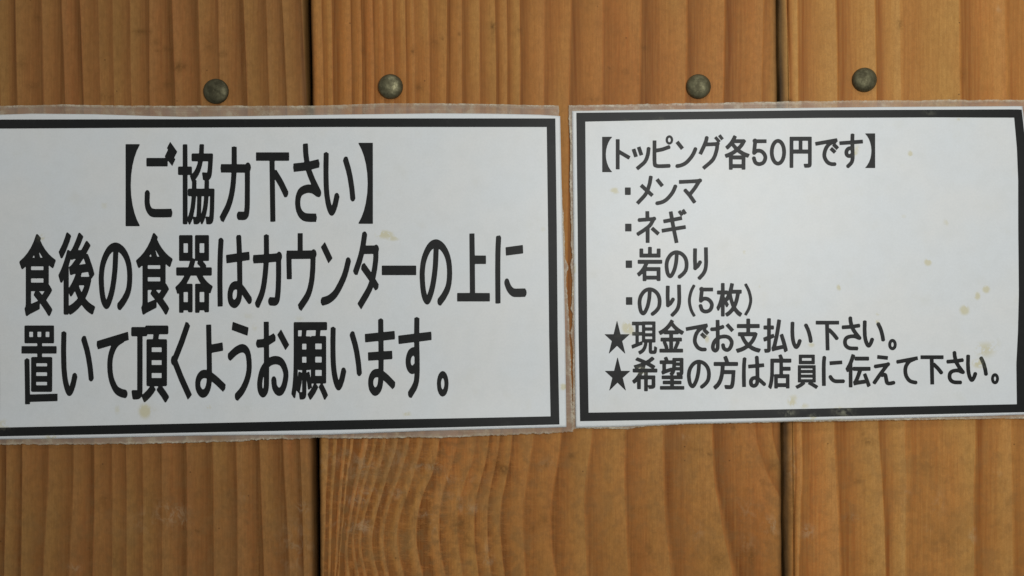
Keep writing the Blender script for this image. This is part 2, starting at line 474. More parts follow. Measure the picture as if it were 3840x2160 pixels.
def dA(x, y, rx, ry, v): return (x / 2.0125, y / 2.0125, rx, ry, v)
sp1 = [dA(1060, 240, 26, 9, .7), dA(1120, 245, 10, 9, .6), dA(1350, 505, 26, 14, .75), dA(1265, 370, 14, 9, .6),
       dA(1180, 320, 9, 14, .5), dA(1195, 385, 9, 8, .5), dA(1280, 140, 10, 12, .3), dA(1680, 410, 16, 10, .5),
       dA(1270, 640, 18, 14, .5), dA(170, 480, 20, 24, .35), dA(240, 640, 22, 14, .4), dA(1120, 620, 5, 8, .6),
       dA(800, 730, 30, 14, .4), dA(290, 140, 16, 12, .45), dA(1580, 330, 14, 40, .3),
       (390, 1880, 26, 26, .35), (600, 1880, 40, 60, .22), (590, 1720, 30, 50, .2), (860, 1860, 16, 30, .3), (430, 2085, 16, 40, .35), (740, 1990, 7, 7, .7)]
sc1 = [(640, 1925, 46, 34, .9), (690, 1960, 20, 14, .7), (1130, 1905, 22, 16, .9), (275, 2130, 22, 12, .7), (1110, 2050, 60, 90, .35), (560, 1955, 60, 40, .3), (910, 1845, 8, 26, .5)]
def dB(x, y, rx, ry, v): return (1280 + x / 2.0125, y / 2.0125, rx, ry, v)
def dE(x, y, rx, ry, v): return cE(x, y) + (rx, ry, v)
sp2 = [dB(1145, 200, 8, 16, .9), dB(1143, 260, 7, 22, .45), dB(540, 388, 7, 8, .8), dB(762, 290, 3, 7, .8), dB(700, 320, 20, 14, .35),
       dB(890, 255, 5, 6, .6), dB(1345, 225, 6, 13, .6), dB(580, 660, 14, 15, .5), dB(170, 385, 9, 14, .5), dB(2025, 510, 3, 3, .9),
       dB(2280, 360, 12, 9, .5), dB(2150, 545, 22, 14, .3), dB(2240, 470, 4, 200, .25), dB(1900, 750, 40, 12, .35),
       dE(1220, 640, 22, 18, .8), dE(1170, 600, 12, 20, .6), dE(700, 620, 22, 18, .6), dE(595, 600, 12, 12, .7), dE(260, 480, 12, 26, .5),
       dE(900, 1050, 26, 36, .55), dE(940, 1180, 14, 40, .5), dE(1530, 1035, 22, 20, .35), dE(620, 1050, 34, 40, .35),
       dE(1735, 540, 16, 12, .5), dE(1540, 610, 12, 12, .4), dE(1440, 1090, 8, 14, .5), dE(2140, 400, 10, 16, .5),
       dE(490, 880, 6, 30, .5), dE(100, 600, 12, 24, .4), dE(80, 760, 10, 30, .4), dE(300, 720, 14, 30, .4),
       dE(2210, 950, 30, 14, .25), dE(2330, 1240, 10, 24, .35), dE(2290, 1300, 18, 8, .3),
       cF(200, 530) + (12, 8, .6), cF(80, 490) + (50, 6, .4), cF(270, 1330) + (22, 26, .45), cF(520, 1300) + (12, 40, .5), cF(385, 330) + (10, 12, .6),
       cF(600, 740) + (10, 12, .4), cF(680, 620) + (20, 20, .4), cF(470, 1260) + (14, 20, .35)]
sc2 = [dE(150, 1080, 40, 26, 1.0), dE(60, 1060, 50, 10, .9), dE(690, 1090, 7, 26, 1.0), dE(650, 985, 34, 9, .9), dE(700, 1020, 8, 24, .8),
       dE(650, 630, 60, 14, .8), dE(810, 715, 8, 12, 1.0), dE(960, 940, 44, 16, .6), dE(200, 850, 44, 34, .7), dE(90, 880, 40, 16, .6),
       dE(420, 830, 26, 22, .6), dE(150, 620, 60, 60, .45), dE(940, 720, 60, 14, .4), dE(1110, 1330, 22, 16, .7), dE(1100, 1240, 8, 30, .5),
       dE(860, 860, 60, 26, .35), dE(30, 560, 60, 30, .4), dE(330, 560, 60, 30, .5),
       dE(-200, 600, 60, 40, .3), cF(670, 1070) + (26, 28, 1.0), cF(640, 1110) + (20, 10, .7), cF(500, 950) + (40, 40, .3), cF(120, 1120) + (20, 30, .35), cF(20, 400) + (16, 10, .5),
       cF(490, 1200) + (30, 30, .3), cF(770, 790) + (4, 12, .8), dE(1550, 610, 30, 20, .3)]
def dC(x, y, rx, ry, v): return (2560 + x / 2.0125, y / 2.0125, rx, ry, v)
sp3 = [dC(330, 690, 8, 14, .8), dC(350, 740, 12, 16, .4), dC(145, 360, 3, 3, .8), dC(430, 605, 3, 3, .8),
       dC(1655, 175, 11, 16, .6), dC(2085, 250, 5, 5, .7), dC(2130, 560, 12, 26, .35), dC(820, 750, 10, 8, .6),
       cF(1400, 440) + (30, 12, .5), cF(1370, 380) + (14, 18, .3), cF(1330, 740) + (22, 9, .35), cF(1285, 680) + (6, 30, .3),
       cF(1270, 1020) + (24, 14, .3), cF(1440, 1350) + (20, 12, .35), cF(1890, 630) + (60, 40, .22), cF(2000, 1200) + (60, 40, .2), cF(830, 900) + (24, 120, .35)]
sc3 = [cF(945, 1120) + (26, 20, 1.0), cF(1860, 1110) + (9, 16, .9), cF(2200, 1170) + (12, 20, .9), cF(1940, 900) + (22, 40, .4), cF(1710, 850) + (10, 20, .6),
       cF(2390, 690) + (16, 14, .5), cF(1290, 1020) + (24, 12, .6), cF(2215, 1110) + (6, 8, .8), dC(2400, 60, 14, 10, .6), dC(2145, 510, 7, 8, .6), cF(840, 620) + (14, 60, .5)]

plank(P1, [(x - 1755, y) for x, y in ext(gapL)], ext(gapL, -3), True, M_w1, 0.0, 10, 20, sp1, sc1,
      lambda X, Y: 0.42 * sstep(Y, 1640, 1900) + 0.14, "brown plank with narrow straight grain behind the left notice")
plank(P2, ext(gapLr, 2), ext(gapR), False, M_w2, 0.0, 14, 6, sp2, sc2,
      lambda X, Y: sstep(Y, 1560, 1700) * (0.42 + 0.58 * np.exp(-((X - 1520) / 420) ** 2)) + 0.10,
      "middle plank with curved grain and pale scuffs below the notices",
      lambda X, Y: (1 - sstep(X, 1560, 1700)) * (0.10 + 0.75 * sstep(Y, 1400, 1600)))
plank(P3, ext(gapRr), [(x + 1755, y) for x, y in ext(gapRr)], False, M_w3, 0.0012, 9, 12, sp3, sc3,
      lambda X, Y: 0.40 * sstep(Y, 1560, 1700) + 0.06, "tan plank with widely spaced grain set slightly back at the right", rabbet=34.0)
# dark board the planks are nailed to, seen through the gaps
hx0, hx1 = wx(-700), wx(4800); d0, d1 = 0.0165, 0.024
zt = wz(Y0) - wz(Y1)
bv = [(hx0, d0, 0), (hx1, d0, 0), (hx1, d0, zt), (hx0, d0, zt), (hx0, d1, 0), (hx1, d1, 0), (hx1, d1, zt), (hx0, d1, zt)]
bf = [(0, 1, 2, 3), (5, 4, 7, 6), (0, 4, 5, 1), (3, 2, 6, 7), (0, 3, 7, 4), (1, 5, 6, 2)]
link_mesh("backing_board", bv, bf, M_back, wall, False)

# ------------------------------------------------------------------ notices
def wave(x, y, s):
    """how far a sheet stands off the wall, metres"""
    v = Vector((x * 0.0011 + s * 7.0, y * 0.0013, s))
    lift = 0.0
    if s < 1.5: lift = 0.0011 * math.exp(-((y - 1640) / 120.0) ** 2) * (0.35 + 0.65 * math.exp(-((x - 1750) / 420.0) ** 2))
    else: lift = 0.0006 * math.exp(-((y - 1590) / 90.0) ** 2) * math.exp(-((x - 2950) / 420.0) ** 2)
    return 0.00030 + 0.00022 * (noise.noise(v) + 1.0) * 0.5 + 0.00005 * noise.noise(v * 3.1) + lift

def interp_curve(pts, n, ts=None):
    p = np.array(pts, float)
    d = np.r_[0, np.cumsum(np.hypot(*(np.diff(p, axis=0).T)))]; d /= d[-1]
    t_ = np.linspace(0, 1, n) if ts is None else ts
    return np.c_[np.interp(t_, d, p[:, 0]), np.interp(t_, d, p[:, 1])]

def coons(top, bottom, left, right, us, vs, jit=0.0, seed=0, fray=None):
    """grid between four edge curves (top/bottom run left to right, left/right run down)"""
    T = interp_curve(top, 0, us); B = interp_curve(bottom, 0, us)
    Lc = interp_curve(left, 0, vs); Rc = interp_curve(right, 0, vs)
    if jit:
        def nz(a, k, s1, amp):
            return np.array([amp * noise.noise(Vector((q * s1, k * 3.7, seed))) for q in a])
        fr = fray or (1, 1, 1, 1)
        T[:, 1] += fr[0] * (nz(us * 1000, 1, .02, jit) + nz(us * 1000, 2, .11, jit * .8) + nz(us * 1000, 2.5, .37, jit * .6))
        B[:, 1] += fr[1] * (nz(us * 1000, 3, .02, jit) + nz(us * 1000, 4, .11, jit * .8) + nz(us * 1000, 4.5, .37, jit * .9))
        Lc[:, 0] += fr[2] * (nz(vs * 1000, 5, .02, jit) + nz(vs * 1000, 6, .11, jit * .8) + nz(vs * 1000, 6.5, .4, jit * .6))
        Rc[:, 0] += fr[3] * (nz(vs * 1000, 7, .02, jit) + nz(vs * 1000, 8, .11, jit * .8) + nz(vs * 1000, 8.5, .4, jit * .6))
        Lc[0], Lc[-1], Rc[0], Rc[-1] = T[0], B[0], T[-1], B[-1]
    U = us[None, :, None]; V = vs[:, None, None]
    C = ((1 - V) * T[None] + V * B[None] + (1 - U) * Lc[:, None] + U * Rc[:, None]
         - ((1 - U) * (1 - V) * T[0] + U * (1 - V) * T[-1] + (1 - U) * V * B[0] + U * V * B[-1]))
    return C, T, B, Lc, Rc

def sheet(name, C, off, thick, mat, parent, s, attrs_fn=None, wavy=True):
    nr, nc, _ = C.shape
    V = []
    for r in range(nr):
        for c in range(nc):
            x, y = C[r, c]
            V.append((wx(x), -(wave(x, y, s) + off), wz(y)))
    F = grid_faces(nr, nc)
    # side walls back towards the wall
    loop = [(0, c) for c in range(nc)] + [(r, nc - 1) for r in range(1, nr)] + \
           [(nr - 1, c) for c in range(nc - 2, -1, -1)] + [(r, 0) for r in range(nr - 2, 0, -1)]
    base = len(V)
    for (r, c) in loop:
        x, y = C[r, c]
        V.append((wx(x), -(wave(x, y, s) + off - thick), wz(y)))
    n = len(loop)
    for k in range(n):
        a = loop[k][0] * nc + loop[k][1]; b = loop[(k + 1) % n][0] * nc + loop[(k + 1) % n][1]
        F.append((a, b, base + (k + 1) % n, base + k))
    X = np.array([v[0] for v in V]) / S + 1920; Y = 1080 - np.array([v[2] for v in V]) / S
    at = attrs_fn(X, Y, C, loop) if attrs_fn else None
    return link_mesh(name, V, F, mat, parent, True, at)

def clustered(n, edge, k=6):
    e = np.linspace(0, edge, k, endpoint=False)
    return np.concatenate([e, np.linspace(edge, 1 - edge, n), 1 - e[::-1]])

# --- glyph outlines ------------------------------------------------
_gc = {}
def glyph_segments(ch):
    if ch in _gc: return _gc[ch]
    cu = bpy.data.curves.new("glyph", 'FONT')
    cu.body = ch; cu.resolution_u = 5; cu.fill_mode = 'NONE'
    ob = bpy.data.objects.new("glyph", cu)
    COL.objects.link(ob)
    dg = bpy.context.evaluated_depsgraph_get(); dg.update()
    me = bpy.data.meshes.new_from_object(ob.evaluated_get(dg))
    v = np.array([x.co[:2] for x in me.vertices]); e = np.array([x.vertices[:] for x in me.edges])
    seg = np.concatenate([v[e[:, 0]], v[e[:, 1]]], axis=1)
    bpy.data.objects.remove(ob); bpy.data.curves.remove(cu); bpy.data.meshes.remove(me)
    seg[:, 1] *= -1; seg[:, 3] *= -1
    _gc[ch] = seg
    return seg

def sdf_outline(seg, X, Y):
    """signed distance (negative inside), even-odd"""
    P = np.stack([X.ravel(), Y.ravel()], 1)
    best = np.full(len(P), 1e18); par = np.zeros(len(P), int)
    for x0, y0, x1, y1 in seg:
        dx, dy = x1 - x0, y1 - y0; L2 = dx * dx + dy * dy
        if L2 < 1e-12: continue
        t_ = np.clip(((P[:, 0] - x0) * dx + (P[:, 1] - y0) * dy) / L2, 0, 1)
        best = np.minimum(best, (P[:, 0] - x0 - t_ * dx) ** 2 + (P[:, 1] - y0 - t_ * dy) ** 2)
        c = (y0 > P[:, 1]) != (y1 > P[:, 1])
        if dy != 0:
            par += c & (P[:, 0] < (dx * (P[:, 1] - y0) / dy + x0))
    d = np.sqrt(best); d[par % 2 == 1] *= -1
    return d.reshape(X.shape)

def march(D, xs, ys):
    """closed zero contours of D"""
    nr, nc = D.shape; ins = D < 0
    pts = {}; nxt = {}
    def ep(k):
        if k in pts: return
        typ, r, c = k
        if typ == 'h': a, b = D[r, c], D[r, c + 1]; t_ = a / (a - b); pts[k] = (xs[c] + t_ * (xs[c + 1] - xs[c]), ys[r])
        else: a, b = D[r, c], D[r + 1, c]; t_ = a / (a - b); pts[k] = (xs[c], ys[r] + t_ * (ys[r + 1] - ys[r]))
    code = ins[:-1, :-1] * 1 + ins[:-1, 1:] * 2 + ins[1:, 1:] * 4 + ins[1:, :-1] * 8
    adj = {}
    for r, c in np.argwhere((code > 0) & (code < 15)):
        k = code[r, c]
        T, Rr, Bt, Lf = ('h', r, c), ('v', r, c + 1), ('h', r + 1, c), ('v', r, c)
        tb = {1: [(T, Lf)], 2: [(T, Rr)], 3: [(Lf, Rr)], 4: [(Rr, Bt)], 5: [(T, Rr), (Lf, Bt)], 6: [(T, Bt)], 7: [(Lf, Bt)],
              8: [(Lf, Bt)], 9: [(T, Bt)], 10: [(T, Lf), (Rr, Bt)], 11: [(Rr, Bt)], 12: [(Lf, Rr)], 13: [(T, Rr)], 14: [(T, Lf)]}[int(k)]
        for a, b in tb:
            ep(a); ep(b)
            adj.setdefault(a, []).append(b); adj.setdefault(b, []).append(a)
    loops = []; seen = set()
    for s0 in adj:
        if s0 in seen: continue
        lp = [s0]; seen.add(s0); cur = s0
        while True:
            nx = [q for q in adj[cur] if q not in seen]
            if not nx: break
            cur = nx[0]; seen.add(cur); lp.append(cur)
        if len(lp) > 6: loops.append(np.array([pts[q] for q in lp]))
    return loops

def simplify(lp, tol, maxlen):
    """Douglas-Peucker on a closed loop, then split long edges"""
    n = len(lp); far = int(np.argmax(((lp - lp[0]) ** 2).sum(1)))
    def dp(a, b):
        if b - a < 2: return [a]
        p, q = lp[a % n], lp[b % n]; idx = np.arange(a + 1, b)
        d = q - p; L = math.hypot(*d) + 1e-9
        w = lp[idx % n] - p
        dist = abs(w[:, 0] * d[1] - w[:, 1] * d[0]) / L
        m = int(np.argmax(dist))
        if dist[m] < tol: return [a]
        k = a + 1 + m
        return dp(a, k) + dp(k, b)
    ids = dp(0, far) + dp(far, n)
    out = []
    for i, a in enumerate(ids):
        p = lp[a % n]; q = lp[ids[(i + 1) % len(ids)] % n]
        k = max(1, int(math.ceil(math.hypot(*(q - p)) / maxlen)))
        for j in range(k): out.append(tuple(p + (q - p) * j / k))
    return out


# strokes of the printed kana: (box, half widths, strokes); box and points share one measure
LHW = (23.0, 38.5)
RHW = (21.0, 21.0)
def ring_pts(cx, cy, rx, ry, n=14):
    return [(cx + rx * math.cos(2 * math.pi * k / n), cy + ry * math.sin(2 * math.pi * k / n)) for k in range(n + 1)]
CUSTOM = {
 'ご': ((1313,136,1600,810), LHW, [[(1332,313),(1523,313)], [(1510,232),(1578,318)], [(1530,158),(1594,248)], [(1340,585),(1338,680),(1352,735),(1385,768),(1460,772),(1558,770)]]),
 'さ': ((78,152,320,852), LHW, [[(187,152),(192,250),(213,370),(245,460),(280,535),(312,600)], [(80,362),(200,348),(310,322)], [(300,590),(250,556),(195,553),(140,585),(118,660),(130,750),(180,805),(285,812)]]),
 'い': ((350,228,638,803), LHW, [[(375,229),(372,400),(378,580),(397,700),(424,758),(452,705),(473,610)], [(545,278),(580,400),(603,530),(615,648)]]),
 'の': ((1215,1003,1508,1596), LHW, [[(1364,1075),(1356,1250),(1337,1400),(1312,1500),(1285,1555),(1258,1520),(1242,1430),(1237,1300),(1255,1180),(1302,1078),(1362,1043),(1425,1080),(1470,1170),(1486,1290),(1476,1420),(1438,1510),(1390,1575)]]),
 'に': ((1895,980,2170,1583), LHW, [[(1926,983),(1920,1100),(1918,1300),(1920,1582)], [(1990,1115),(2147,1095)], [(1997,1385),(2020,1445),(2055,1482),(2100,1487),(2168,1485)]]),
 'は': ((1970,975,2275,1628), LHW, [[(2004,1006),(1996,1150),(1993,1350),(1996,1612)], [(2050,1185),(2260,1155)], [(2162,977),(2168,1100),(2172,1300),(2172,1450),(2163,1545),(2128,1588),(2093,1565),(2085,1500),(2102,1440),(2140,1420),(2185,1447),(2225,1500),(2266,1562)]]),
 'カ': ((2292,965,2545,1624), LHW, [[(2293,1185),(2408,1178),(2522,1168),(2522,1168),(2522,1350),(2516,1490),(2500,1560),(2440,1563)], [(2411,967),(2412,1150),(2400,1330),(2375,1480),(2325,1604)]]),
 'ウ': ((15,948,278,1646), LHW, [[(140,950),(140,1140)], [(42,1365),(38,1145)], [(17,1145),(140,1145),(256,1143),(256,1143),(253,1280),(240,1400),(208,1510),(133,1625)]]),
 'ン': ((325,1025,593,1606), LHW, [[(343,1052),(413,1200)], [(336,1568),(400,1545),(460,1490),(520,1380),(553,1290),(577,1188)]]),
 'タ': ((615,945,848,1634), LHW, [[(722,955),(705,1070),(680,1180),(635,1312)], [(705,1102),(760,1101),(822,1100),(822,1100),(820,1200),(800,1330),(765,1450),(672,1612)], [(702,1245),(770,1340),(834,1442)]]),
 'て': ((887,440,1170,1040), LHW, [[(890,563),(1000,530),(1170,478)], [(1125,497),(1060,545),(1017,635),(1003,740),(1015,860),(1055,955),(1100,990),(1148,1003)]]),
 'く': ((1557,352,1738,1052), LHW, [[(1706,368),(1650,530),(1582,700),(1582,700),(1645,860),(1724,1032)]]),
 'よ': ((1773,375,2045,1038), LHW, [[(1893,377),(1897,600),(1900,800),(1894,920),(1868,985),(1830,996),(1799,950),(1798,880),(1828,830),(1880,825),(1950,870),(2037,952)], [(1900,597),(2022,575)]]),
 'う': ((2065,348,2280,1057), LHW, [[(2103,388),(2247,440)], [(2075,672),(2140,612),(2200,590),(2243,630),(2258,740),(2245,850),(2200,960),(2140,1035)]]),
 'お': ((2325,350,2611,1040), LHW, [[(2410,352),(2412,600),(2412,850),(2408,955),(2383,996),(2356,965),(2352,890),(2377,790),(2435,718),(2500,698),(2555,725),(2588,810),(2580,900),(2553,968),(2518,980),(2487,940),(2478,868)], [(2328,550),(2400,540),(2487,490)], [(2527,445),(2602,585)]]),
 'ま': ((720,330,995,1020), LHW, [[(865,331),(867,500),(868,700),(865,880),(848,955),(812,980),(780,940),(777,870),(803,822),(850,815),(910,852),(986,928)], [(722,500),(993,472)], [(750,665),(970,650)]]),
 'す': ((1020,315,1323,1033), LHW, [[(1190,316),(1188,500),(1192,700),(1190,850),(1173,930),(1125,1012)], [(1022,515),(1322,478)], [(1190,650),(1163,618),(1128,640),(1111,700),(1120,760),(1150,785),(1190,750)]]),
 '力': ((1990,172,2262,858), LHW, [[(2000,368),(2120,369),(2240,370),(2240,370),(2240,600),(2236,740),(2220,792),(2155,795)], [(2121,174),(2120,380),(2105,560),(2070,700),(2005,832)]]),
 '下': ((2315,222,2618,848), LHW, [[(2316,262),(2618,262)], [(2462,262),(2465,500),(2470,848)], [(2484,405),(2545,505),(2595,608)]]),
 '上': ((1550,950,1848,1568), LHW, [[(1685,952),(1688,1200),(1690,1530)], [(1690,1190),(1812,1190)], [(1551,1528),(1847,1528)]]),
 '置': ((205,388,535,1095), LHW, [[0.74,(236,414),(499,414)], [0.74,(236,518),(499,518)], [0.92,(255,390),(255,542)], [0.92,(480,390),(480,542)], [0.85,(331,414),(331,518)], [0.85,(405,414),(405,518)],
   [0.88,(206,605),(524,605)], [0.92,(371,518),(371,690)], [0.74,(300,697),(480,697)], [1.0,(317,674),(317,978)], [1.0,(462,674),(462,978)], [0.7,(317,780),(462,780)], [0.7,(317,866),(462,866)], [0.78,(300,953),(480,953)],
   [0.98,(256,690),(260,860),(263,1094)], [0.88,(262,1040),(535,1032)]]),
 'ト': ((482,410,637,735), RHW, [[(503,412),(503,733)], [(503,538),(628,612)]]),
 'ッ': ((652,490,852,748), RHW, [[(670,516),(698,602)], [(725,494),(755,584)], [(832,502),(822,580),(790,655),(706,730)]]),
 'ピ': ((872,370,1095,720), RHW, [[(895,425),(895,655),(915,694),(980,698),(1060,694)], [(895,535),(980,520),(1058,492)], [0.62] + ring_pts(1053, 420, 28, 37)]),
 'グ': ((1368,358,1630,738), RHW, [[(1457,388),(1440,450),(1384,572)], [(1430,468),(1500,466),(1568,462),(1568,462),(1560,530),(1520,630),(1416,724)], [0.85, (1545,388),(1592,442)], [0.85, (1588,368),(1624,414)]]),
 'メ': ((695,800,890,1117), RHW, [[(857,806),(840,900),(800,1000),(710,1100)], [(750,903),(874,1016)]]),
 'マ': ((1155,828,1395,1103), RHW, [[(1157,870),(1280,865),(1375,858),(1375,858),(1330,930),(1275,1000)], [(1218,952),(1270,1010),(1327,1090)]]),
 'ネ': ((700,1180,952,1522), RHW, [[(818,1182),(820,1268)], [(722,1278),(800,1272),(885,1266),(885,1266),(850,1330),(790,1380),(710,1432)], [(822,1350),(822,1521)], [(866,1362),(940,1428)]]),
 'ギ': ((970,1155,1238,1526), RHW, [[(1068,1184),(1095,1340),(1132,1522)], [(990,1292),(1190,1255)], [(972,1392),(1230,1350)], [0.85, (1157,1178),(1192,1228)], [0.85, (1196,1165),(1228,1212)]]),
 'り': ((1307,193,1467,545), RHW, [[(1330,206),(1328,320),(1332,412),(1332,412),(1356,398),(1388,345)], [(1445,194),(1447,380),(1425,465),(1368,532)]]),
 '5': ((1367,625,1532,903), RHW, [[(1523,646),(1403,646),(1403,646),(1390,768)], [(1386,772),(1420,745),(1465,748),(1500,780),(1510,820),(1490,865),(1445,882),(1405,865),(1386,812)]]),
 '0': ((2130,408,2305,693), RHW, [ring_pts(2217.5, 550.5, 66.5, 121.5, 16)]),
 '(': ((1250,592,1333,937), RHW, [[0.8, (1320,598),(1285,670),(1268,765),(1285,860),(1322,932)]]),
 ')': ((1855,580,1942,925), RHW, [[0.8, (1868,586),(1905,660),(1925,755),(1908,845),(1868,920)]]),
 'で': ((327,398,575,700), RHW, [[(328,462),(450,440),(562,420)], [(545,436),(480,460),(438,515),(424,590),(452,650),(495,675),(540,676)], [(492,508),(540,552)], [(520,465),(568,512)]]),
 'え': ((940,485,1172,812), RHW, [[(988,508),(1102,520)], [(960,612),(1030,600),(1098,590),(1098,590),(1045,660),(1000,722),(952,792)], [(1035,705),(1072,700),(1083,745),(1094,785),(1125,792),(1169,782)]]),
}
def cat(pts, n=6):
    """smooth a stroke through its points"""
    p = [np.array(q, float) for q in pts]
    if len(p) < 3: return p
    p = [2 * p[0] - p[1]] + p + [2 * p[-1] - p[-2]]; out = []
    for i in range(1, len(p) - 2):
        for j in range(n):
            t_ = j / n
            out.append(0.5 * ((2 * p[i]) + (-p[i-1] + p[i+1]) * t_ + (2*p[i-1] - 5*p[i] + 4*p[i+1] - p[i+2]) * t_**2
                              + (-p[i-1] + 3*p[i] - 3*p[i+1] + p[i+2]) * t_**3))
    out.append(p[-2]); return out

def glyph_loops(ch, box, ox, oy, stroke):
    x0, y0, x1, y1 = box
    a = oy / ox                                   # work in a space where the dilation is round
    step = 1.5 if stroke[0] < 18 else 1.9
    xs = np.arange(x0 - 4, x1 + 4 + step, step); ys = np.arange((y0 - 4) / a, (y1 + 4) / a + step, step)
    X, Y = np.meshgrid(xs, ys)
    if ch in ('・', 'ー'):
        cx, cy = (x0 + x1) / 2, (y0 + y1) / 2 / a
        hx, hy = (x1 - x0) / 2 - 2, (y1 - y0) / 2 / a - 2
        qx, qy = abs(X - cx) - hx, abs(Y - cy) - hy
        D = np.hypot(np.maximum(qx, 0), np.maximum(qy, 0)) + np.minimum(np.maximum(qx, qy), 0) - 2
    elif ch in CUSTOM:
        sa = stroke[1] / stroke[0]
        ys = np.arange((y0 - 4) / sa, (y1 + 4) / sa + step, step); X, Y = np.meshgrid(xs, ys); a = sa
        h = stroke[0] / 2
        (bx0, by0, bx1, by1), (hwx, hwy), strokes = CUSTOM[ch]
        D = np.full(X.shape, 1e9)
        for st in strokes:
            hh = h
            if isinstance(st[0], float): hh = h * st[0]; st = st[1:]
            st = cat(st)
            q = [(x0 + h + (p[0] - bx0 - hwx) / (bx1 - bx0 - 2 * hwx) * (x1 - x0 - 2 * h),
                  y0 / a + h + (p[1] - by0 - hwy) / (by1 - by0 - 2 * hwy) * ((y1 - y0) / a - 2 * h)) for p in st]
            q = [q[0]] + [q[i] for i in range(1, len(q)) if math.hypot(q[i][0] - q[i-1][0], q[i][1] - q[i-1][1]) > 1e-3]
            closed = math.hypot(q[0][0] - q[-1][0], q[0][1] - q[-1][1]) < 1.0
            for i, ((ax, ay), (bx, by)) in enumerate(zip(q[:-1], q[1:])):
                dx, dy = bx - ax, by - ay; L = math.hypot(dx, dy)
                al = ((X - ax) * dx + (Y - ay) * dy) / L
                pe = np.abs((X - ax) * dy - (Y - ay) * dx) / L
                t_ = np.clip(al, 0, L)
                d = np.hypot(X - ax - t_ * dx / L, Y - ay - t_ * dy / L) - hh
                rc = 1.2                              # printed ends are cut square with slightly soft corners
                def butt(over):
                    ex, ey = pe - hh + rc, over + rc
                    return np.hypot(np.maximum(ex, 0), np.maximum(ey, 0)) + np.minimum(np.maximum(ex, ey), 0) - rc
                if i == 0 and not closed: d = np.where(al < rc, np.maximum(butt(-al), d), d)
                if i == len(q) - 2 and not closed: d = np.where(al > L - rc, np.maximum(butt(al - L), d), d)
                D = np.minimum(D, d)
    else:
        seg = glyph_segments(ch).copy()
        gx0, gx1 = seg[:, [0, 2]].min(), seg[:, [0, 2]].max(); gy0, gy1 = seg[:, [1, 3]].min(), seg[:, [1, 3]].max()
        r = ox
        if ch in ('★', '【', '】'): r = 1.0
        elif ch in ('願', '器', '協', '員', '現'): r = ox * 0.78
        def mx(v): return (x0 + r) + (v - gx0) / (gx1 - gx0) * (x1 - x0 - 2 * r)
        def my(v): return (y0 / a + r) + (v - gy0) / (gy1 - gy0) * ((y1 - y0) / a - 2 * r)
        seg = np.stack([mx(seg[:, 0]), my(seg[:, 1]), mx(seg[:, 2]), my(seg[:, 3])], 1)
        D = sdf_outline(seg, X, Y) - r
    out = []
    for lp in march(D, xs, ys):
        lp = lp.copy(); lp[:, 1] *= a
        if len(lp) < 8: continue
        out.append(simplify(lp, 0.35, 22.0))
    return out

def text_line(glyphs, ox, oy, stroke, parent, s, mat, stains):
    cu = bpy.data.curves.new("print", 'CURVE'); cu.dimensions = '2D'; cu.fill_mode = 'BOTH'
    for ch, box in glyphs:
        for lp in glyph_loops(ch, box, ox, oy, stroke):
            sp = cu.splines.new('POLY'); sp.points.add(len(lp) - 1)
            for i, p in enumerate(lp): sp.points[i].co = (p[0] / 100, p[1] / 100, 0, 1)
            sp.use_cyclic_u = True
    ob = bpy.data.objects.new("print", cu); COL.objects.link(ob)
    dg = bpy.context.evaluated_depsgraph_get(); dg.update()
    me = bpy.data.meshes.new_from_object(ob.evaluated_get(dg))
    bpy.data.objects.remove(ob); bpy.data.curves.remove(cu)
    V = np.array([v.co[:2] for v in me.vertices]) * 100
    F = [tuple(reversed(p.vertices)) for p in me.polygons]
    bpy.data.meshes.remove(me)
    # faces must look towards -Y
    W = [(wx(x), -(wave(x, y, s) + 0.00042), wz(y)) for x, y in V]
    a, b, c = (Vector(W[i]) for i in F[0][:3])
    if (b - a).cross(c - a).y > 0: F = [tuple(reversed(f)) for f in F]
    return link_mesh("printed_line", W, F, mat, parent, False, {'stain': blobs(V[:, 0], V[:, 1], stains)})

def border(outer, inner, parent, s, mat, stains):
    """the printed frame: a band between two closed quads of curves"""
    V = []; F = []
    k = 5
    for side in range(4):
        o = interp_curve(outer[side], 90); i = interp_curve(inner[side], 90)
        base = len(V)
        for q in range(90):
            for j in range(k):
                p = o[q] + (i[q] - o[q]) * j / (k - 1); V.append((p[0], p[1]))
        for q in range(89):
            for j in range(k - 1):
                a = base + q * k + j; F.append((a, a + 1, a + k + 1, a + k))
    P = np.array(V)
    W = [(wx(x), -(wave(x, y, s) + 0.00042), wz(y)) for x, y in V]
    a, b, c = (Vector(W[i]) for i in F[0][:3])
    if (b - a).cross(c - a).y > 0: F = [tuple(reversed(f)) for f in F]
    return link_mesh("printed_border", W, F, mat, parent, False, {'stain': blobs(P[:, 0], P[:, 1], stains)})

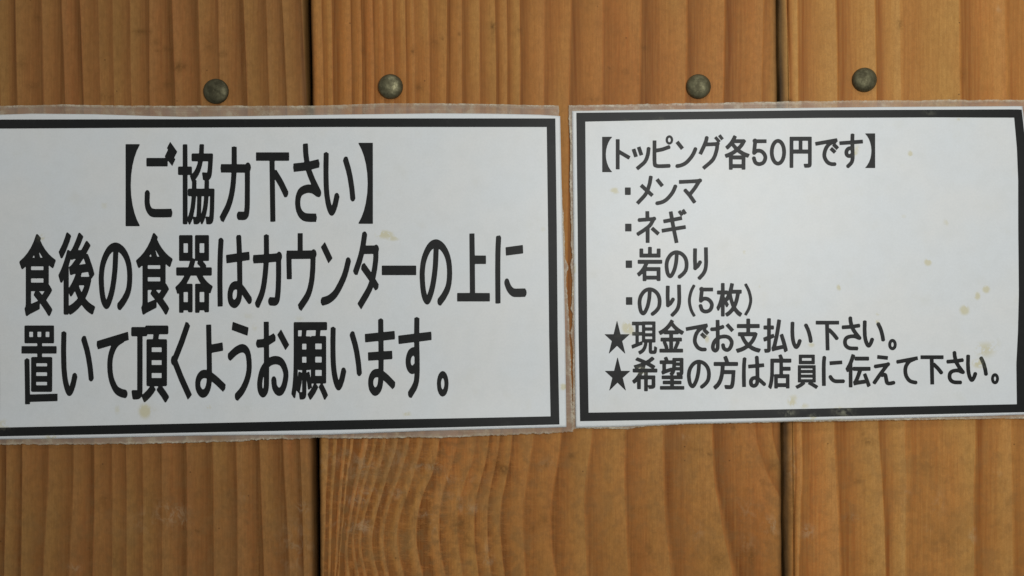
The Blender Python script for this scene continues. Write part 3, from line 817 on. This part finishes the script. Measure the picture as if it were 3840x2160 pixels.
def notice(name, label, s, film, paper, bo, bi, lines, ox, oy, stroke, stains, jit, fray):
    root = empty(name, (0, 0, 0))
    tag(root, label, "sign", "laminated paper notices stuck on the plank wall")
    us = clustered(620, 0.012, 8); vs = clustered(360, 0.02, 8)
    C, *_ = coons(*film, us, vs, jit, s * 10, fray)
    def rimf(X, Y, C, loop):
        nr, nc, _ = C.shape
        d = np.full((nr, nc), 1e9)
        d = np.minimum(d, np.hypot(*(C - C[0:1]).transpose(2, 0, 1))); d = np.minimum(d, np.hypot(*(C - C[-1:]).transpose(2, 0, 1)))
        d = np.minimum(d, np.hypot(*(C - C[:, 0:1]).transpose(2, 0, 1))); d = np.minimum(d, np.hypot(*(C - C[:, -1:]).transpose(2, 0, 1)))
        rim = np.clip(1 - d / 11.0, 0, 1).ravel()
        return {'rim': np.r_[rim, np.ones(len(loop))]}
    sheet("laminate_film", C, 0.00026, 0.00030, M_film, root, s, rimf)
    C, *_ = coons(*paper, np.linspace(0, 1, 230), np.linspace(0, 1, 150))
    sheet("paper_sheet", C, 0.00036, 0.00008, M_paper, root, s,
          lambda X, Y, C, loop: {'stain': blobs(X, Y, stains)})
    border(bo, bi, root, s, M_ink, stains)
    for ln in lines:
        text_line(ln, ox, oy, stroke, root, s, M_ink, stains)
    return root

# ---- left notice
Lfilm = ([(-80, 402), (0, 398), (250, 394), (500, 398), (1150, 398), (1280, 395), (1470, 388), (1730, 390), (2095, 397)],
         [(-80, 1670), (0, 1666), (497, 1663), (696, 1659), (900, 1653), (1043, 1644), (1280, 1641), (1528, 1639), (1730, 1636), (1851, 1629), (2000, 1626), (2149, 1616)],
         [(-80, 402), (-80, 1670)],
         [(2095, 397), (2105, 695), (2115, 860), (2120, 970), (2132, 1000), (2124, 1030), (2123, 1060), (2128, 1109), (2133, 1191), (2138, 1300), (2144, 1450), (2149, 1616)])
Lpaper = ([(-55, 434), (0, 432), (124, 428), (350, 430), (571, 437), (696, 440), (944, 437), (1242, 432), (1630, 427), (1826, 428), (2025, 432), (2100, 437)],
          [(-55, 1647), (0, 1645), (300, 1641), (745, 1631), (1242, 1627), (1628, 1611), (1826, 1606), (2123, 1599)],
          [(-55, 434), (-55, 1647)],
          [(2100, 437), (2109, 860), (2113, 984), (2119, 1260), (2123, 1599)])
Lbo = ([(-33, 451), (0, 450), (994, 448), (1280, 446), (2082, 446)], [(2082, 446), (2087.5, 860), (2091, 1260), (2097, 1589)],
       [(2097, 1589), (1280, 1609), (0, 1634), (-30, 1635)], [(-30, 1635), (-33, 451)])
Lbi = ([(0, 484), (10, 484), (497, 481), (1280, 478), (2050, 478)], [(2050, 478), (2055, 860), (2059, 1260), (2064, 1559)],
       [(2064, 1559), (1280, 1574), (16, 1601), (6, 1601)], [(6, 1601), (2, 1060), (0, 484)])
Ltext = [
    [('【', (475, 542, 528, 849)), ('ご', (545, 536, 665, 816)), ('協', (671, 542, 808, 843)), ('力', (827, 551, 940, 836)),
     ('下', (962, 572, 1087, 832)), ('さ', (1102, 543, 1203, 834)), ('い', (1215, 575, 1335, 813)), ('】', (1346, 537, 1400, 840))],
    [('食', (78, 878, 214, 1185)), ('後', (224, 872, 361, 1180)), ('の', (375, 909, 500, 1160)), ('食', (514, 874, 651, 1180)),
     ('器', (661, 882, 801, 1173)), ('は', (818, 885, 945, 1156)), ('カ', (952, 881, 1057, 1155)), ('ウ', (1076, 874, 1185.5, 1164)),
     ('ン', (1205, 906, 1316, 1147)), ('タ', (1325, 872, 1422, 1159)), ('ー', (1433, 996, 1562, 1032)), ('の', (1575, 897, 1696, 1143)),
     ('上', (1714, 875, 1838, 1131)), ('に', (1857, 887, 1971, 1138))],
    [('置', (85, 1221, 222, 1515)), ('い', (234, 1245, 357, 1487)), ('て', (368, 1243, 486, 1492)), ('頂', (496, 1220, 638, 1508)),
     ('く', (647, 1206, 722, 1497)), ('よ', (736, 1216, 849, 1491)), ('う', (858, 1205, 947, 1499)), ('お', (966, 1205, 1084, 1492)),
     ('願', (1095, 1207, 1232, 1498)), ('い', (1241, 1228, 1359.5, 1466)), ('ま', (1369, 1197, 1483, 1484)), ('す', (1494, 1191, 1619.5, 1489)),
     ('。', (1639, 1390, 1683, 1486))]]
Lst = [(1445, 880, 34, 16, .75), (1475, 895, 26, 10, .6), (548, 1540, 22, 26, .9), (445, 1535, 14, 22, .4), (560, 1535, 44, 14, .35), (786, 1525, 12, 10, .5),
       (165, 890, 12, 14, .55), (930, 1185, 36, 18, .3), (958, 1228, 14, 20, .35), (395, 770, 16, 26, .35), (1528, 1550, 18, 16, .5), (1060, 1600, 6, 5, .5),
       (2113, 1450, 14, 12, .9), (20, 1590, 24, 22, .5), (200, 1638, 24, 6, .9), (2036, 860, 14, 14, .35), (1125, 1195, 24, 14, .35),
       (500, 900, 12, 12, .25), (1760, 1235, 8, 8, .3), (1350, 1462, 10, 8, .3), (850, 1245, 3, 3, 1.0), (872, 1418, 3, 3, 1.0)]
notice("kitchenware_return_notice", "wider white laminated notice with tall bold lettering, cut off at the left of the photo", 1.0,
       Lfilm, Lpaper, Lbo, Lbi, Ltext, 5.0, 6.4, (19.5, 32.0), Lst, 3.0, (0.5, 1.1, 1, 0.9))

# ---- right notice
Rfilm = ([(2132, 396), (2560, 390), (2908, 383), (3057, 381), (3405, 378), (3603, 376), (3852, 377)],
         [(2146, 1612), (2162, 1606), (2300, 1606), (2350, 1609), (2400, 1599), (2560, 1590), (3000, 1579), (3115, 1578), (3400, 1573), (3639, 1570), (3870, 1568)],
         [(2132, 396), (2137, 546), (2136, 700), (2142, 860), (2139, 915), (2144, 957), (2138, 993), (2142, 1026), (2146, 1067), (2143, 1136), (2139, 1158), (2146, 1178), (2146, 1219), (2139, 1247), (2147, 1300), (2149, 1450), (2146, 1612)],
         [(3852, 377), (3866, 560), (3880, 800), (3880, 1200), (3870, 1568)])
Rpaper = ([(2145, 418), (2560, 412), (3305, 403), (3829, 400)],
          [(2159, 1602), (2340, 1598), (2560, 1587), (3115, 1573), (3639, 1560), (3852, 1553)],
          [(2145, 418), (2150.5, 860), (2154, 1260), (2159, 1602)],
          [(3829, 400), (3845, 520), (3858, 680), (3862, 1000), (3858, 1250), (3853, 1400), (3852, 1553)])
Rbo = ([(2160.5, 425), (2560, 421), (3057, 415), (3802, 412), (3826, 413)], [(3826, 413), (3838, 520), (3847, 680), (3850, 1000), (3847, 1250), (3841, 1400), (3838, 1544.5)],
       [(3838, 1544.5), (3156, 1559), (2560, 1572), (2174.5, 1578)], [(2174.5, 1578), (2169, 1260), (2165.7, 860), (2160.5, 425)])
Rbi = ([(2194, 458), (2560, 450), (3057, 444), (3500, 442), (3798, 443)], [(3798, 443), (3808, 555), (3813, 680), (3813, 860), (3815, 1105), (3812, 1244), (3806, 1365), (3808, 1514.5)],
       [(3808, 1514.5), (3156, 1528), (2560, 1541), (2206.5, 1546)], [(2206.5, 1546), (2201.6, 1260), (2197.5, 860), (2194, 458)])
Rtext = [
    [('【', (2257, 514.5, 2294, 647)), ('ト', (2308, 523, 2363, 637)), ('ッ', (2368, 551, 2438, 641)), ('ピ', (2445, 509, 2523, 632)),
     ('ン', (2531, 528, 2612, 632)), ('グ', (2618, 505, 2709.5, 638)), ('各', (2715, 508.6, 2809, 638)), ('5', (2817, 524, 2875, 624)),
     ('0', (2884, 522.5, 2945, 622)), ('円', (2958, 514, 3041, 631)), ('で', (3054, 519, 3141, 625)), ('す', (3143, 503, 3233, 631)), ('】', (3241, 501.6, 3278, 631.6))],
    [('・', (2342, 704, 2364, 732)), ('メ', (2383, 659.5, 2451, 770)), ('ン', (2456, 668, 2537, 771)), ('マ', (2543.6, 669, 2627.5, 765.5))],
    [('・', (2343, 839.5, 2367, 868.5)), ('ネ', (2384.6, 792, 2472.6, 911.7)), ('ギ', (2479, 783.6, 2572.6, 913))],
    [('・', (2345, 977, 2369, 1005)), ('岩', (2387, 926, 2482, 1054.6)), ('の', (2491, 938.6, 2580, 1044)), ('り', (2596.7, 927.4, 2652.6, 1050.4))],
    [('・', (2346, 1114, 2370, 1143)), ('の', (2390, 1077, 2479, 1183)), ('り', (2494.6, 1067, 2552, 1188.5)), ('(', (2577, 1067, 2606, 1187.4)),
     ('5', (2617.6, 1078.4, 2675, 1175.5)), ('枚', (2684, 1061, 2781, 1187.4)), (')', (2788, 1062.7, 2818.5, 1183))],
    [('★', (2266, 1203.7, 2359.4, 1325)), ('現', (2366.4, 1204.7, 2463, 1328.8)), ('金', (2467.4, 1197.7, 2563.5, 1321.8)), ('で', (2569.8, 1211.7, 2656, 1318)),
     ('お', (2663, 1198.4, 2748.7, 1322.5)), ('支', (2756.7, 1194, 2850.4, 1322.5)), ('払', (2859, 1192.5, 2951.3, 1322.5)), ('い', (2961, 1207, 3044.8, 1309.5)),
     ('下', (3054.6, 1202, 3143.4, 1313.7)), ('さ', (3152.4, 1189.7, 3223.7, 1313.7)), ('い', (3231, 1202, 3315, 1304.3)), ('。', (3326, 1270, 3358.2, 1313))],
    [('★', (2267.5, 1340, 2361.9, 1463)), ('希', (2368.9, 1336.5, 2463.9, 1466.4)), ('望', (2472, 1336.5, 2564.5, 1460.5)), ('の', (2574.3, 1347.6, 2663.4, 1455.3)),
     ('方', (2671.8, 1333, 2765.4, 1459.8)), ('は', (2779.4, 1335.8, 2867.8, 1453.5)), ('店', (2877.3, 1327.7, 2964.6, 1457.7)), ('員', (2979, 1328.8, 3064.7, 1457)),
     ('に', (3078, 1336.5, 3161.9, 1446.5)), ('伝', (3166.4, 1326.7, 3260.8, 1451.8)), ('え', (3268.4, 1329.5, 3349.5, 1443.7)), ('て', (3356.5, 1334.7, 3437.9, 1440.6)),
     ('下', (3446, 1331.2, 3534, 1441.3)), ('さ', (3543.8, 1319, 3610.9, 1440.6)), ('い', (3617.8, 1330.2, 3700, 1432.5)), ('。', (3711, 1398.3, 3741.2, 1440.2))]]
Rst = [(2305, 716, 18, 11, .8), (2350, 1228, 18, 22, .95), (2366, 1240, 12, 18, .7), (2405, 1388, 16, 16, 1.0), (2648, 1270, 12, 18, .6),
       (3410, 579, 8, 12, .9), (3210, 558, 14, 20, .5), (3204, 575, 7, 9, .9), (3475, 984, 13, 12, .95), (3143, 1078, 9, 11, .85), (3693, 1085, 13, 13, .95), (3660, 1110, 11, 14, .85),
       (3612, 1163, 18, 18, .85), (3287, 1177, 8, 8, .6), (3287, 1206, 8, 8, .8), (3040, 1293, 14, 10, .6), (2790, 946, 9, 9, .5), (2845, 1074, 6, 6, .5),
       (3385, 812, 12, 8, .4), (3448, 837, 8, 6, .35), (3545, 835, 16, 18, .4), (3700, 510, 12, 14, .25), (3690, 955, 14, 18, .2),
       (3690, 1310, 44, 34, .55), (3665, 1362, 24, 18, .75), (3730, 1290, 30, 34, .3), (2965, 1505, 16, 22, .75), (2975, 1490, 14, 14, .5), (3010, 1520, 24, 12, .5),
       (2950, 1545, 20, 12, 1.0), (3045, 1558, 14, 9, .9), (3140, 1540, 20, 14, 1.0), (3165, 1545, 24, 12, .9), (3180, 1535, 14, 8, .8), (3030, 1577, 60, 7, .9), (3120, 1573, 50, 6, .7), (2310, 1605, 30, 6, .8),
       (2674, 413, 7, 6, .9), (3590, 450, 8, 6, .6), (2350, 455, 10, 5, .4), (2152, 1000, 8, 60, .6), (2148, 1340, 8, 80, .5), (3480, 425, 20, 7, .4), (2475, 450, 14, 8, .4)]
notice("topping_price_notice", "white laminated notice listing topping prices, with bullet points and two black stars", 2.0,
       Rfilm, Rpaper, Rbo, Rbi, Rtext, 3.6, 3.0, (14.5, 14.5), Rst, 2.6, (0.9, 0.8, 0.8, 1))

# ------------------------------------------------------------------ brass tacks
def tack(x, y, r, dome, mat, label, z0=0.0, pit=0.0, tilt=(0, 0)):
    nr_, ns = 22, 64
    V = []; F = []
    rr = r * S
    for i in range(nr_ + 1):
        t_ = i / nr_
        rad = rr * math.sin(t_ * math.pi / 2) ** 0.98
        h = dome * math.cos(t_ * math.pi / 2)
        for k in range(ns):
            a = 2 * math.pi * k / ns
            jitter = 1 + 0.008 * noise.noise(Vector((math.cos(a) * 2, math.sin(a) * 2, x * 0.01)))
            px, pz = rad * math.cos(a) * jitter, rad * math.sin(a) * jitter
            dent = pit * math.exp(-((px + 0.0001) ** 2 + (pz + 0.0001) ** 2) / (0.00035 ** 2))
            dent += 0.00007 * noise.noise(Vector((px * 900 + x, pz * 900, 1)))
            V.append((px, -(h + 0.00025 - dent), pz))
    for k in range(ns):
        a = 2 * math.pi * k / ns; V.append((rr * math.cos(a) * 1.0, 0.0003, rr * math.sin(a)))
    for i in range(nr_ + 1):
        for k in range(ns):
            a = i * ns + k; b = i * ns + (k + 1) % ns
            F.append((a, b, b + ns, a + ns))
    # pin driven into the plank
    base = len(V)
    for d in (0.0, 0.011):
        for k in range(12):
            a = 2 * math.pi * k / 12; q = 0.0006 if d == 0 else 0.00008
            V.append((q * math.cos(a), d, q * math.sin(a)))
    for k in range(12):
        F.append((base + k, base + (k + 1) % 12, base + 12 + (k + 1) % 12, base + 12 + k))
    o = link_mesh("upholstery_tack", V, F, mat, None, True)
    o.location = (wx(x), z0, wz(y))
    o.rotation_euler = (tilt[0], 0, tilt[1])
    tag(o, label, "tack", "brass tacks pinned in a row above the notices")
    return o
tack(811, 343, 47, 0.0016, brass_material(1.3, 0.55, 0.62), "darkest, dull brown dome tack above the left notice, leftmost of the row", 0, 0.00022, (0.0, 0.03))
tack(1465, 325.5, 46.5, 0.0020, brass_material(5.1, 0.43, 1.0), "greenish brass dome tack with two bright highlights, just right of the left plank gap", 0, 0, (0.05, 0.10))
tack(2619, 325, 46.5, 0.0021, brass_material(8.8, 0.52, 1.0), "brass dome tack above the right notice, on the middle plank", 0, 0, (-0.06, 0.05))
tack(3246, 297, 46, 0.0022, brass_material(3.9, 0.56, 0.95), "brass dome tack sitting highest in the row, on the right-hand plank", 0.0012, 0)
